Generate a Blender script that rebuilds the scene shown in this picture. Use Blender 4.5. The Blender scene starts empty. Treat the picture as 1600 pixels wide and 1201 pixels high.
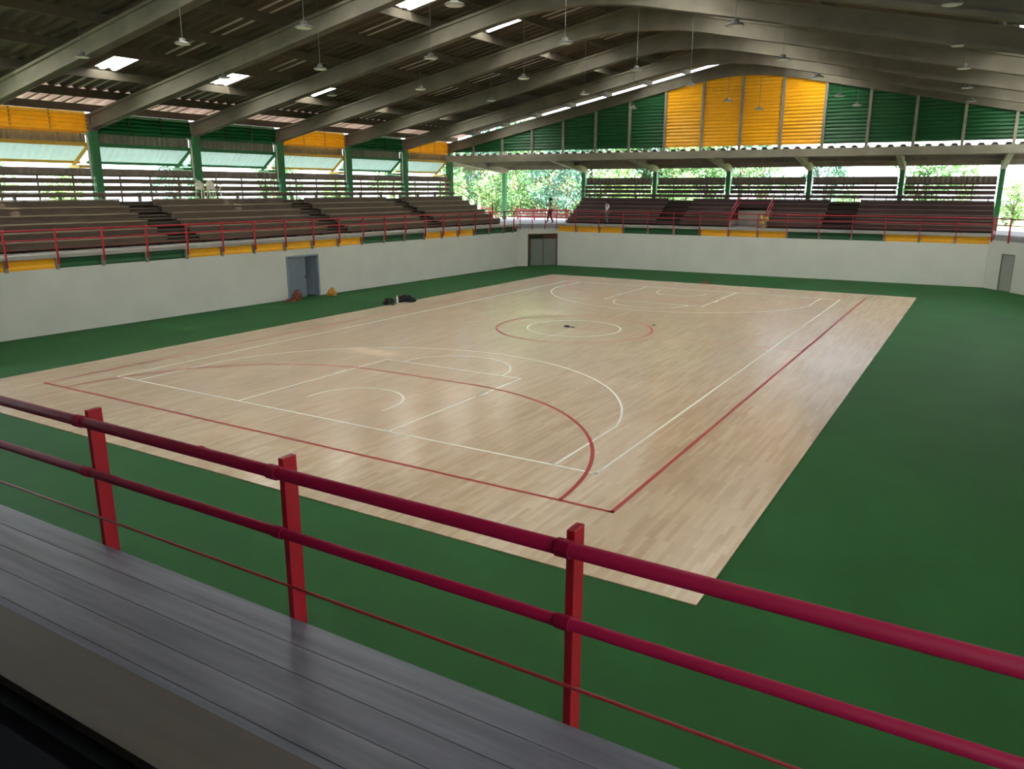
import bpy, bmesh, math, random
from mathutils import Vector, Matrix
random.seed(7)
C = bpy.context.scene.collection
SC = bpy.context.scene
PI = math.pi

# ------------------------------------------------------------------ camera, sky, sun, exposure
cd = bpy.data.cameras.new('camera'); cam = bpy.data.objects.new('camera', cd); C.objects.link(cam)
cam.location = (13.2459, -26.6447, 5.2207); cam.rotation_euler = (1.3244, -0.0023, 0.5422)
cd.sensor_width = 36.0; cd.sensor_fit = 'HORIZONTAL'; cd.lens = 36.0 * 1212.04 / 1600.0; cd.clip_end = 500
SC.camera = cam
w = bpy.data.worlds.new('sky'); SC.world = w; w.use_nodes = True
nt = w.node_tree; bg = nt.nodes['Background']
sky = nt.nodes.new('ShaderNodeTexSky'); sky.sky_type = 'NISHITA'; sky.sun_disc = False
sky.sun_elevation = math.radians(58); sky.sun_rotation = math.radians(120); sky.dust_density = 4.0; sky.air_density = 1.2
haze = nt.nodes.new('ShaderNodeMixRGB'); haze.inputs[0].default_value = 0.55; haze.inputs[2].default_value = (6.0, 6.3, 6.7, 1)
nt.links.new(sky.outputs[0], haze.inputs[1]); nt.links.new(haze.outputs[0], bg.inputs[0]); bg.inputs[1].default_value = 0.30
sd = bpy.data.lights.new('sun', 'SUN'); sun = bpy.data.objects.new('sun', sd); C.objects.link(sun)
sd.energy = 16.0; sd.angle = math.radians(3.0); sd.color = (1, .96, .88)
sun.location = (30, -20, 40)
sun.rotation_euler = Vector((-0.62, 0.30, -1.1)).to_track_quat('-Z', 'Y').to_euler()
SC.view_settings.view_transform = 'Standard'; SC.view_settings.look = 'None'
SC.view_settings.exposure = 2.18; SC.view_settings.gamma = 1.0; SC.view_settings.use_curve_mapping = False
SC.cycles.use_denoising = True
SC.cycles.max_bounces = 10; SC.cycles.diffuse_bounces = 6; SC.cycles.glossy_bounces = 4
SC.cycles.transparent_max_bounces = 12; SC.cycles.sample_clamp_indirect = 12.0

# ------------------------------------------------------------------ frames of reference of the hall
def v2(a): return Vector((a[0], a[1]))
LA, LB = v2((-15.87, -13.02)), v2((-14.6, 20.3))        # foot of the left wall
BA, BB = v2((-12.62, 22.68)), v2((13.4, 23.7))          # foot of the far wall
dl = (LB - LA).normalized(); nl = Vector((-dl.y, dl.x))
db = (BB - BA).normalized(); nb = Vector((-db.y, db.x))
COFF = 6.4
def L(s, o, z): p = LA + dl * s + nl * o; return Vector((p.x, p.y, z))      # left stand: along, outward, up
def B(s, o, z): p = BA + db * s + nb * o; return Vector((p.x, p.y, z))      # far stand
def F(s, t, z): p = LA + dl * s + nl * COFF + db * t; return Vector((p.x, p.y, z))   # roof frames
def N(x, o, z): return Vector((x, -23.95 - o, z))                            # near stand
def W(x, y, z): return Vector((x, y, z))
S = [-13.2, -7.95, -2.7, 2.55, 7.8, 13.05, 18.45, 23.8, 29.1, 34.1]          # roof frames
TR = 20.8
def rz(t):  # rafter underside
    return 7.75 + .207 * (TR - abs(t - TR))
DECK = 2.9

# ------------------------------------------------------------------ materials
def lin(h):
    h = h.lstrip('#'); c = [int(h[i:i+2], 16) / 255 for i in (0, 2, 4)]
    return tuple((x / 12.92 if x <= .04045 else ((x + .055) / 1.055) ** 2.4) for x in c)
def mat(name, h, rough=.6, metal=0.0, vary=.12, scale=3.0, stretch=(1, 1, 1), bump=0.0, spec=.5, coat=0.0):
    m = bpy.data.materials.new(name); m.use_nodes = True; n = m.node_tree; b = n.nodes['Principled BSDF']
    c = lin(h); b.inputs['Roughness'].default_value = rough; b.inputs['Metallic'].default_value = metal
    b.inputs['Specular IOR Level'].default_value = spec; b.inputs['Coat Weight'].default_value = coat
    tc = n.nodes.new('ShaderNodeTexCoord'); mp = n.nodes.new('ShaderNodeMapping'); mp.inputs['Scale'].default_value = stretch
    n.links.new(tc.outputs['Object'], mp.inputs[0])
    no = n.nodes.new('ShaderNodeTexNoise'); no.inputs['Scale'].default_value = scale; no.inputs['Detail'].default_value = 6
    n.links.new(mp.outputs[0], no.inputs['Vector'])
    cr = n.nodes.new('ShaderNodeValToRGB')
    cr.color_ramp.elements[0].position = .3; cr.color_ramp.elements[1].position = .7
    cr.color_ramp.elements[0].color = tuple(x * (1 - vary) for x in c) + (1,)
    cr.color_ramp.elements[1].color = tuple(min(1, x * (1 + vary)) for x in c) + (1,)
    n.links.new(no.outputs['Fac'], cr.inputs[0]); n.links.new(cr.outputs[0], b.inputs['Base Color'])
    if bump:
        bp = n.nodes.new('ShaderNodeBump'); bp.inputs['Strength'].default_value = bump; bp.inputs['Distance'].default_value = .01
        n.links.new(no.outputs['Fac'], bp.inputs['Height']); n.links.new(bp.outputs[0], b.inputs['Normal'])
    return m
def translucent(name, h, through, scale=4):
    m = mat(name, h, .5, vary=.1, scale=scale); n = m.node_tree
    b = n.nodes['Principled BSDF']; t = n.nodes.new('ShaderNodeBsdfTranslucent'); t.inputs[0].default_value = lin(h) + (1,)
    mx = n.nodes.new('ShaderNodeMixShader'); mx.inputs[0].default_value = through
    n.links.new(b.outputs[0], mx.inputs[1]); n.links.new(t.outputs[0], mx.inputs[2])
    n.links.new(mx.outputs[0], n.nodes['Material Output'].inputs[0]); return m
M = dict(
    green_floor=mat('green floor paint', '#1a5621', .72, vary=.10, scale=.6, bump=.05, spec=.3),
    white_line=mat('white line paint', '#e9e6da', .4, vary=.04), red_line=mat('red line paint', '#a8231f', .5, vary=.05),
    wall=mat('white wall paint', '#d2d1c9', .8, vary=.04, scale=.8), wall_grey=mat('grey plaster', '#a9a8a2', .85, vary=.08),
    concrete=mat('concrete', '#8c8678', .85, vary=.16, scale=1.3, bump=.15), concrete_shaded=mat('shade-darkened concrete', '#746d61', .85, vary=.2, scale=.9, bump=.15),  # rafter concrete is a darker copy, imitating shade under the roof
    concrete_slab=mat('slab concrete', '#a29e96', .7, vary=.12, scale=1.5),
    roof=mat('fibre cement sheet', '#544b3e', .8, vary=.16, scale=.7),
    roof_side=mat('old fibre cement sheet', '#81766c', .8, vary=.2, scale=2),
    skylight=translucent('clear roof sheet', '#f4f6f2', .95), rib_lit=translucent('light-catching roof rib', '#b9b3ab', .16), rib_lit_bright=translucent('brightly lit roof rib', '#d5d3d0', .5),
    awning=translucent('pale translucent sheet', '#ccd8d0', .52),
    eave=translucent('side-lit eave sheet', '#b5a9a2', .34), yellow=mat('yellow painted sheet', '#f8b010', .45, vary=.05), green=mat('green painted sheet', '#12522a', .5, vary=.1), yellow_louvre=translucent('yellow louvre slats', '#f4d24a', .26), green_louvre=translucent('green louvre slats', '#1d7440', .12),
    green_post=mat('green painted column', '#23713f', .5, vary=.15), yellow_bar=mat('yellow painted steel', '#c9a23c', .5, vary=.1),
    red=mat('red painted steel', '#b0182a', .45, vary=.08), maroon_rail=mat('maroon painted tube', '#9c1040', .55, vary=.08, spec=.2), red_pale=mat('pale red steel', '#c4475a', .5, vary=.1),  # last red is lighter and pinker than the other railing steel
    cable=mat('red painted cable', '#9c2430', .45), pvc=mat('white plastic pipe', '#c9c4bb', .4, vary=.05),
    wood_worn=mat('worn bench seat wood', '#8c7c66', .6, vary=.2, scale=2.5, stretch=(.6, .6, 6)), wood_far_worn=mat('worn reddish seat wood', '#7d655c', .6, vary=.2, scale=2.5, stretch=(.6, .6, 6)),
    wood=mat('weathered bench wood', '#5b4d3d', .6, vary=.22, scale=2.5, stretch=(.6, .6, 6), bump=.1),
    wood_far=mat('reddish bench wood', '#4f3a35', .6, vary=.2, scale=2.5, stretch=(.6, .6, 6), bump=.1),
    wood_navy_shaded=mat('shade-darkened navy boards', '#171823', .85, spec=.1, vary=.2, scale=1.6, stretch=(.5, 9, 9)), wood_grey=mat('blue grey painted boards', '#6f7182', .42, vary=.3, scale=1.6, stretch=(.5, 9, 9), bump=.08, spec=.5),  # navy deepened to imitate the shade over the near benches
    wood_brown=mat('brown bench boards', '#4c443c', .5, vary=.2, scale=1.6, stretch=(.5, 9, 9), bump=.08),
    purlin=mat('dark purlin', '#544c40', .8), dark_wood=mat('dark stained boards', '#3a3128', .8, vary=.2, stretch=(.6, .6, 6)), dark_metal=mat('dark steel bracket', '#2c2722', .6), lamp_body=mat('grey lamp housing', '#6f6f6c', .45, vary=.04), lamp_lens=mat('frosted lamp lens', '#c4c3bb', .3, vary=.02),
    door_light=mat('pale grey door sheet', '#a3a59b', .5, vary=.06), door_grey=mat('grey door sheet', '#6f746c', .5, vary=.06), door_blue=mat('blue grey door sheet', '#7d8894', .45, vary=.06),
    frame_steel=mat('blue steel door frame', '#8691a0', .45), red_frame=mat('rusty red frame', '#7d3b35', .6),
    dark=mat('unlit space', '#1a2029', .9), ground=mat('outdoor grass ground', '#5f6e48', .9, vary=.15, scale=.3),
    deck=mat('pale concrete deck', '#9a999c', .8, vary=.06), chair=mat('white plastic', '#d8d2c0', .4, vary=.03),
    black=mat('black cloth bag', '#161816', .8, vary=.3), white=mat('white plastic bottle', '#e4e6e0', .35),
    red_cloth=mat('red brown cloth', '#8a4a38', .85, vary=.35, scale=12), yellow_bag=mat('yellow bag', '#c08a3a', .7, vary=.35, scale=12),
    box=mat('brown cardboard', '#7a4f38', .8), skin=mat('skin', '#6f4a36', .55, vary=.06), hair=mat('black hair', '#15110f', .7),
    pink_shirt=mat('pale pink shirt', '#d9b9b4', .85), white_shirt=mat('white shirt', '#e6e6e2', .85),
    maroon=mat('maroon trousers', '#5a3030', .85), grey_cloth=mat('grey trousers', '#6d6a6c', .85), shoe=mat('black shoes', '#1b1918', .6),
    bark=mat('tree bark', '#5b4a38', .9), gold=mat('golden yellow plastic', '#d9b24a', .4, vary=.2, scale=20),
    grass=mat('outdoor grass', '#6f8a4c', .9, vary=.3, scale=1.0),
)
def leafmat(name, h):
    return translucent(name, h, .35, 2)
LEAF = [leafmat('leaves', '#3f6237'), leafmat('pale leaves', '#668557'), leafmat('blue green leaves', '#3e6152'), leafmat('yellow green leaves', '#73905c')]
def court_mat():
    m = bpy.data.materials.new('maple court boards'); m.use_nodes = True; n = m.node_tree; b = n.nodes['Principled BSDF']
    tc = n.nodes.new('ShaderNodeTexCoord'); mp = n.nodes.new('ShaderNodeMapping'); mp.inputs['Rotation'].default_value = (0, 0, PI / 2)
    n.links.new(tc.outputs['Object'], mp.inputs[0])
    def brick(c1, c2, mo, bw, rh, off):
        br = n.nodes.new('ShaderNodeTexBrick'); br.inputs['Color1'].default_value = lin(c1) + (1,); br.inputs['Color2'].default_value = lin(c2) + (1,)
        br.inputs['Mortar'].default_value = lin(mo) + (1,); br.inputs['Scale'].default_value = 1; br.inputs['Mortar Size'].default_value = .0012
        br.inputs['Brick Width'].default_value = bw; br.inputs['Row Height'].default_value = rh; br.offset = off; br.inputs['Bias'].default_value = -.1
        n.links.new(mp.outputs[0], br.inputs[0]); return br
    b1 = brick('#d4bca1', '#ba9c7d', '#a98c6d', 1.1, .075, .37); b2 = brick('#cfb598', '#c0a386', '#c0a386', .83, .15, .61)
    mx = n.nodes.new('ShaderNodeMixRGB'); mx.inputs[0].default_value = .5
    n.links.new(b1.outputs[0], mx.inputs[1]); n.links.new(b2.outputs[0], mx.inputs[2])
    no = n.nodes.new('ShaderNodeTexNoise'); no.inputs['Scale'].default_value = .35; no.inputs['Detail'].default_value = 4
    n.links.new(tc.outputs['Object'], no.inputs['Vector'])
    mr = n.nodes.new('ShaderNodeMapRange'); mr.inputs[1].default_value = .3; mr.inputs[2].default_value = .7; mr.inputs[3].default_value = .93; mr.inputs[4].default_value = 1.05
    n.links.new(no.outputs['Fac'], mr.inputs[0])
    mu = n.nodes.new('ShaderNodeMixRGB'); mu.blend_type = 'MULTIPLY'; mu.inputs[0].default_value = 1
    n.links.new(mx.outputs[0], mu.inputs[1]); n.links.new(mr.outputs[0], mu.inputs[2])
    n.links.new(mu.outputs[0], b.inputs['Base Color'])
    b.inputs['Roughness'].default_value = .23; b.inputs['Specular IOR Level'].default_value = .5
    n2 = n.nodes.new('ShaderNodeTexNoise'); n2.inputs['Scale'].default_value = 1.4; n2.inputs['Detail'].default_value = 3
    n.links.new(tc.outputs['Object'], n2.inputs['Vector'])
    bp = n.nodes.new('ShaderNodeBump'); bp.inputs['Strength'].default_value = .12; bp.inputs['Distance'].default_value = .02
    n.links.new(n2.outputs['Fac'], bp.inputs['Height']); n.links.new(bp.outputs[0], b.inputs['Normal'])
    return m
M['court'] = court_mat()

# ------------------------------------------------------------------ mesh helpers
class MB:
    def __init__(self): self.v = []; self.f = []
    def poly(self, pts, faces):
        k = len(self.v); self.v += [Vector(p) for p in pts]; self.f += [tuple(i + k for i in f) for f in faces]; return self
    def box(self, fn, a0, a1, b0, b1, c0, c1):
        p = [fn(a, b, c) for c in (c0, c1) for b in (b0, b1) for a in (a0, a1)]
        return self.poly(p, [(0, 2, 3, 1), (4, 5, 7, 6), (0, 1, 5, 4), (2, 6, 7, 3), (0, 4, 6, 2), (1, 3, 7, 5)])
    def bar(self, p, q, wx, wy, up=(0, 0, 1)):
        p, q = Vector(p), Vector(q); d = (q - p).normalized(); u = Vector(up)
        if abs(d.dot(u)) > .98: u = Vector((1, 0, 0))
        a = d.cross(u).normalized(); b = a.cross(d).normalized()
        pts = [e + a * sx * wx / 2 + b * sy * wy / 2 for e in (p, q) for sx, sy in ((-1, -1), (1, -1), (1, 1), (-1, 1))]
        return self.poly(pts, [(3, 2, 1, 0), (4, 5, 6, 7), (0, 1, 5, 4), (1, 2, 6, 5), (2, 3, 7, 6), (3, 0, 4, 7)])
    def tube(self, path, r, n=10, caps=True):
        path = [Vector(p) for p in path]; k = len(self.v); rings = []
        for i, p in enumerate(path):
            d = (path[min(i + 1, len(path) - 1)] - path[max(i - 1, 0)]).normalized()
            u = Vector((0, 0, 1)) if abs(d.z) < .95 else Vector((1, 0, 0))
            a = d.cross(u).normalized(); b = a.cross(d)
            rr = r[i] if isinstance(r, (list, tuple)) else r
            self.v += [p + (a * math.cos(2 * PI * j / n) + b * math.sin(2 * PI * j / n)) * rr for j in range(n)]
        for i in range(len(path) - 1):
            for j in range(n):
                self.f.append((k + i * n + j, k + i * n + (j + 1) % n, k + (i + 1) * n + (j + 1) % n, k + (i + 1) * n + j))
        if caps:
            self.f.append(tuple(k + j for j in range(n))[::-1]); e = k + (len(path) - 1) * n; self.f.append(tuple(e + j for j in range(n)))
        return self
    def lathe(self, prof, c=(0, 0, 0), n=20):
        k = len(self.v); c = Vector(c)
        for r, z in prof: self.v += [c + Vector((r * math.cos(2 * PI * j / n), r * math.sin(2 * PI * j / n), z)) for j in range(n)]
        for i in range(len(prof) - 1):
            for j in range(n): self.f.append((k + i * n + j, k + i * n + (j + 1) % n, k + (i + 1) * n + (j + 1) % n, k + (i + 1) * n + j))
        self.f.append(tuple(k + j for j in range(n))[::-1]); e = k + (len(prof) - 1) * n; self.f.append(tuple(e + j for j in range(n)))
        return self
    def prism(self, prof, fn, lo, hi):  # prof: list of (a, z); fn(width, a, z)
        n = len(prof); pts = [fn(lo, a, z) for a, z in prof] + [fn(hi, a, z) for a, z in prof]
        return self.poly(pts, [tuple(range(n))[::-1], tuple(range(n, 2 * n))] + [(i, (i + 1) % n, n + (i + 1) % n, n + i) for i in range(n)])
    def build(self, name, m, parent=None, origin=None, smooth=False, solid=0.0, bevel=0.0):
        o0 = Vector(parent.location) if parent else (Vector(origin) if origin else Vector((0, 0, 0)))
        if parent and parent.parent: o0 = o0 + Vector(parent.parent.location)
        me = bpy.data.meshes.new(name); me.from_pydata([tuple(v - o0) for v in self.v], [], self.f)
        bm = bmesh.new(); bm.from_mesh(me); bmesh.ops.recalc_face_normals(bm, faces=bm.faces); bm.to_mesh(me); bm.free()
        me.materials.append(m if not isinstance(m, str) else M[m])
        if smooth:
            for p in me.polygons: p.use_smooth = True
        o = bpy.data.objects.new(name, me); C.objects.link(o)
        if parent: o.parent = parent
        elif origin: o.location = origin
        if solid:
            s = o.modifiers.new('thickness', 'SOLIDIFY'); s.thickness = solid; s.offset = 0
        if bevel:
            b = o.modifiers.new('edges', 'BEVEL'); b.width = bevel; b.segments = 2; b.limit_method = 'ANGLE'
        return o
def tag(o, label, cat, group=None, kind=None):
    o['label'] = label; o['category'] = cat
    if group: o['group'] = group
    if kind: o['kind'] = kind
    return o
def thing(name, loc, label, cat, group=None):
    o = bpy.data.objects.new(name, None); o.location = loc; o.empty_display_size = .1; C.objects.link(o)
    return tag(o, label, cat, group)
def struct(o, label=None, cat=None):
    o['kind'] = 'structure'
    if label: o['label'] = label
    if cat: o['category'] = cat
    return o
def dup(root, loc, rot, label, group=None):
    r = root.copy(); C.objects.link(r); r.location = loc; r.rotation_euler = (0, 0, rot); r['label'] = label
    if group: r['group'] = group
    for ch in list(root.children):
        c = ch.copy(); C.objects.link(c); c.parent = r
    return r
ORD = ['first', 'second', 'third', 'fourth', 'fifth', 'sixth', 'seventh', 'eighth', 'ninth', 'tenth', 'eleventh', 'twelfth', 'thirteenth',
       'fourteenth', 'fifteenth', 'sixteenth', 'seventeenth', 'eighteenth', 'nineteenth', 'twentieth', 'twenty-first', 'twenty-second', 'twenty-third']
def corr(mb, fn, u0, u1, v0, v1, pitch, amp, duty=.3, vs=None):
    """trapezoid sheet: ribs run along v, stacked along u; fn(u, v, h)"""
    us = []; k = 0; u = u0
    while u < u1 - 1e-6:
        for a, h in ((0, 0), (duty, 0), (duty + .2, amp), (.8, amp)):
            x = u + a * pitch
            if x < u1: us.append((x, h))
        u += pitch
    us.append((u1, 0)); vs = vs or [v0, v1]
    pts = [fn(x, v, h) for v in vs for x, h in us]; n = len(us)
    return mb.poly(pts, [(j * n + i, j * n + i + 1, (j + 1) * n + i + 1, (j + 1) * n + i) for j in range(len(vs) - 1) for i in range(n - 1)])

# ------------------------------------------------------------------ floor and court
fl = MB(); fl.box(W, -24.5, 24.5, -32, 30.2, -.2, 0); struct(fl.build('floor', 'green_floor'), 'dark green painted sports floor around the wooden court', 'floor')
cx, cy, hw, hl = .3001, -.3838, 10.3392, 17.2936
ct = MB().box(W, cx - hw, cx + hw, cy - hl, cy + hl, 0, .02).build('floor_court', 'court'); struct(ct, 'pale maple sports court with white and red lines', 'court')
Z0, Z1 = .02, .0215
def seg(mb, x0, y0, x1, y1, wd, z=Z1):
    d = Vector((x1 - x0, y1 - y0)).normalized(); n = Vector((-d.y, d.x)) * wd / 2; e = d * wd / 2
    pts = [(x0 - e.x + n.x, y0 - e.y + n.y), (x0 - e.x - n.x, y0 - e.y - n.y), (x1 + e.x - n.x, y1 + e.y - n.y), (x1 + e.x + n.x, y1 + e.y + n.y)]
    mb.poly([(x, y, z) for x, y in pts], [(0, 1, 2, 3)])
def arc(mb, x, y, r, a0, a1, wd, z=Z1, n=64):
    pts = []
    for i in range(n + 1):
        a = a0 + (a1 - a0) * i / n
        for rr in (r - wd / 2, r + wd / 2): pts.append((x + rr * math.cos(a), y + rr * math.sin(a), z))
    mb.poly(pts, [(2 * i, 2 * i + 1, 2 * i + 3, 2 * i + 2) for i in range(n)])
wl = MB(); wd = .055
for sx in (-1, 1): seg(wl, sx * 7.5, -14, sx * 7.5, 14, wd)
for e in (-1, 1):
    seg(wl, -7.5, e * 14, 7.5, e * 14, wd)
    for sx in (-1, 1):
        seg(wl, sx * 2.45, e * 14, sx * 2.45, e * 8.2, wd); seg(wl, sx * 6.6, e * 14, sx * 6.6, e * 11.01, wd)
        seg(wl, sx * 2.5, e * 10.4, sx * 2.5, e * 10.05, .11)
    seg(wl, -2.45, e * 8.2, 2.45, e * 8.2, wd)
    bx = 12.425; a = math.atan2(bx - 11.01, 6.6)
    b0, b1 = (-a, PI + a)
    if e < 0: arc(wl, 0, -bx, 6.75, a, PI - a, wd); arc(wl, 0, -8.2, 1.8, 0, PI, wd); arc(wl, 0, -bx, 1.25, 0, PI, wd)
    else: arc(wl, 0, bx, 6.75, PI + a, 2 * PI - a, wd); arc(wl, 0, 8.2, 1.8, PI, 2 * PI, wd); arc(wl, 0, bx, 1.25, PI, 2 * PI, wd)
    for sx in (-1, 1): seg(wl, sx * 1.25, e * bx, sx * 1.25, e * (bx + .35), wd)
arc(wl, 0, 0, 1.8, 0, 2 * PI, wd)
o = wl.build('white_lines', 'white_line', ct); o['label'] = 'white court lines'
rl = MB(); rw = 8.4905; rh = 15.5086; wd = .08
for sx in (-1, 1): seg(rl, sx * rw, -rh, sx * rw, rh, wd, .0225)
for e in (-1, 1):
    seg(rl, -rw, e * rh, rw, e * rh, wd, .0225)
    if e < 0:
        arc(rl, 1.5, -rh, 6, 0, PI / 2, wd, .0225); arc(rl, -1.5, -rh, 6, PI / 2, PI, wd, .0225)
    else:
        arc(rl, 1.5, rh, 6, -PI / 2, 0, wd, .0225); arc(rl, -1.5, rh, 6, PI, 1.5 * PI, wd, .0225)
    seg(rl, -1.5, e * (rh - 6), 1.5, e * (rh - 6), wd, .0225)
seg(rl, -rw, 0, rw, 0, .05, .0225); arc(rl, 0, 0, 3, 0, 2 * PI, wd, .0225)
o = rl.build('red_lines', 'red_line', ct); o['label'] = 'red court lines'

# ------------------------------------------------------------------ walls with door openings
def wall_seg(P0, P1, h, th, holes, name, label):
    P0, P1 = Vector(P0[:2]), Vector(P1[:2]); ln = (P1 - P0).length; d = (P1 - P0) / ln; n = Vector((-d.y, d.x))
    def fn(s, o, z): p = P0 + d * s + n * o; return Vector((p.x, p.y, z))
    m = MB(); s = 0
    for a, b, z1 in sorted(holes):
        m.box(fn, s, a, 0, th, 0, h); m.box(fn, a, b, 0, th, z1, h); s = b
    m.box(fn, s, ln, 0, th, 0, h)
    struct(m.build(name, 'wall'), label, 'wall'); return fn
WH = 2.38
LW0, LW1 = L(-14, 0, 0), L(33.35, 0, 0)
wall_l = wall_seg(LW0, LW1, WH, .2, [(14 + 12.92, 14 + 14.98, 2.08)], 'wall_left', 'long white wall under the left stand')
CL0, CL1 = Vector((-14.6, 20.3)), Vector((-12.62, 22.68))
wall_c = wall_seg(CL0, CL1, 2.6, .2, [(.78, 3.02, 2.22)], 'wall_corner', 'short white angled wall at the far left corner')
wall_b = wall_seg(BA, BB, 2.36, .2, [], 'wall_back', 'white wall under the far stand')
CR0, CR1 = Vector((13.4, 23.7)), Vector((16.1, 19.9))
wall_r = wall_seg(CR0, CR1, 2.6, .2, [(1.14, 2.16, 1.95)], 'wall_corner_right', 'short white angled wall at the far right corner')
wall_seg(CR1, Vector((16.8, -23.4)), 2.6, .2, [], 'wall_right', 'white wall along the right side')
wall_seg(Vector((16.8, -23.4)), LW0, WH, .2, [], 'wall_near', 'white wall under the near stand')

# ------------------------------------------------------------------ slabs / decks
def slab(fn, a0, a1, o0, o1, name, label):
    m = MB().box(fn, a0, a1, o0, o1, DECK - .14, DECK); return struct(m.build(name, 'concrete_slab'), label, 'slab')
slab(L, -14, 33.3, -.12, COFF + .4, 'slab_left', 'concrete walkway slab of the left stand')
slab(B, 0.02, 26.2, -.12, 5.6, 'slab_back', 'concrete walkway slab of the far stand')
# corner decks
def deckpoly(pts, name, label, mt='deck'):
    n = len(pts); m = MB().poly([(x, y, DECK - .3) for x, y in pts] + [(x, y, DECK - .002) for x, y in pts],
        [tuple(range(n))[::-1], tuple(range(n, 2 * n))] + [(i, (i + 1) % n, n + (i + 1) % n, n + i) for i in range(n)])
    return struct(m.build(name, mt), label, 'deck')
def xy(v): return (v.x, v.y)
e0 = CL0 + (CL1 - CL0).normalized() * -.05; nrm = Vector((-(CL1 - CL0).y, (CL1 - CL0).x)).normalized()
deckpoly([xy(L(33.3, -.12, 0)), xy(B(.02, -.12, 0)), xy(B(.02, 5.4, 0)), xy(B(-2, 9, 0)), xy(B(-14, 9, 0)), xy(L(33.3, 8, 0))], 'deck_corner_left', 'pale concrete corner deck at the far left')
deckpoly([xy(B(26.2, -.12, 0)), (16.0, 20.0), (16.8, -23.4), (23.5, -23.4), (24.5, 30.0), xy(B(26.2, 5.4, 0))], 'deck_corner_right', 'pale concrete deck at the far right')

# ------------------------------------------------------------------ sheet panels and stubs below the walkway edges
def under_edge(fn, posts, cols, side, grp):
    for i, c in enumerate(cols):
        a, b = posts[i] + .06, posts[i + 1] - .06
        if b - a < .2: continue
        m = MB(); zs = [2.33 + .43 * k / 24 for k in range(25)]
        pts = []; off = lambda z: .03 + .028 * abs(((z - 2.33) / .215) % 1 * 2 - 1)
        for z in zs: pts += [fn(a, off(z), z), fn(b, off(z), z)]
        m.poly(pts, [(2 * k, 2 * k + 1, 2 * k + 3, 2 * k + 2) for k in range(24)])
        p = m.build('cladding_sheet', c, None, fn((a + b) / 2, .05, 2.33), solid=.012)
        tag(p, '%s ribbed panel under the %s walkway, %s from the %s' % (c, side, ORD[i], 'near end' if side == 'left' else 'left corner'), 'panel', grp)
    for i, s in enumerate(posts):
        tag(MB().box(fn, s - .055, s + .055, -.06, .1, 2.34, 2.765).build('concrete_stub', 'concrete', None, fn(s, 0, 2.34)),
            'small concrete stub below the %s walkway at railing post %s' % (side, ORD[i]), 'stub', 'concrete stubs below the %s walkway' % side)
LP = [.55, 2.3, 4.02, 5.82, 7.63, 9.38, 11.1, 12.88, 14.62, 16.38, 18.11, 19.8, 21.5, 23.26, 24.94, 26.54, 28.22, 29.86, 31.55, 32.7]
under_edge(L, [-1.2] + LP, ['yellow'] * 2 + ['green'] * 3 + ['yellow'] * 6 + ['green'] * 3 + ['yellow'] * 3 + ['green'] * 3, 'left', 'panels under the left walkway')
BP = [-.45, 1.35, 3.08, 4.82, 6.55, 8.3, 10.02, 11.85, 13.65, 15.4, 17.25, 19.05, 20.8, 22.6, 24.4, 26.24]
under_edge(B, BP, ['yellow'] * 3 + ['green'] * 3 + ['yellow'] * 3 + ['green'] * 3 + ['yellow'] * 3, 'far', 'panels under the far walkway')

# ------------------------------------------------------------------ railings
def railing(fn, posts, label, base=2.52, top=3.82, off=-.17, span=None, m='red', pw=.045, pd=.08):
    root = thing('railing', fn(posts[0], off, base), label, 'railing')
    for s in posts:
        MB().box(fn, s - pw / 2, s + pw / 2, off - .01, off + pd - .01, base, top).build('post', m, root, bevel=.004)
    a, b = span or (posts[0], posts[-1])
    for z, r, nm in ((top - .055, .032, 'top_rail'), (top - .39, .027, 'middle_rail')):
        MB().tube([fn(a, off - r - .01, z), fn(b, off - r - .01, z)], r, 12).build(nm, m, root, smooth=True)
        for s in posts:
            if pw: MB().tube([fn(s - .035, off - r - .01, z), fn(s + .035, off - r - .01, z)], r + .006, 12).build('clamp', m, root)
    MB().tube([fn(a, off - .018, top - .705), fn(b, off - .018, top - .705)], .008, 8).build('cable', 'cable', root, smooth=True)
    return root
railing(L, [-1.2] + LP, 'long red railing along the edge of the left stand walkway', span=(-3, 33.3))
railing(B, BP[1:], 'long red railing along the edge of the far stand walkway', span=(.12, 26.24))
def dirfn(P0, P1):
    d = (P1 - P0).normalized(); n = Vector((-d.y, d.x))
    def fn(s, o, z): p = P0 + d * s + n * o; return Vector((p.x, p.y, z))
    return fn
cl = dirfn(CL0, CL1); cr = dirfn(CR0, CR1)
railing(cl, [.15, 1.05, 2.0, 2.85], 'short red railing across the far left corner above the double door')
railing(cr, [.35, 1.65, 3.0, 4.4], 'short red railing across the far right corner deck')
# near railing: rails on the spectators' side of the posts
def Nr(x, o, z): return N(x, o, z)
NPX = [8.42 - 1.75 * 3, 8.42 - 1.75 * 2, 8.42 - 1.75, 8.42, 10.19, 11.91, 13.67, 15.4]
nr = thing('railing', N(8.42, 0, 2.5), 'red railing in the foreground with thick tubes and flat posts', 'railing')
for x in NPX: MB().box(N, x - .02, x + .02, -.1, -.005, 2.5, 3.835).build('post', 'red', nr, bevel=.004)
for z, r, nm in ((3.775, .034, 'top_rail'), (3.43, .028, 'middle_rail')):
    MB().tube([N(2.5, .01 + r, z), N(16.4, .01 + r, z)], r, 16).build(nm, 'maroon_rail', nr, smooth=True)
    for x in NPX: MB().tube([N(x - .035, .01 + r, z), N(x + .03, .01 + r, z)], r + .006, 16).build('clamp', 'maroon_rail', nr)
MB().tube([N(2.5, .012, 3.105), N(16.4, .012, 3.105)], .008, 8).build('cable', 'cable', nr, smooth=True)

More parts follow.
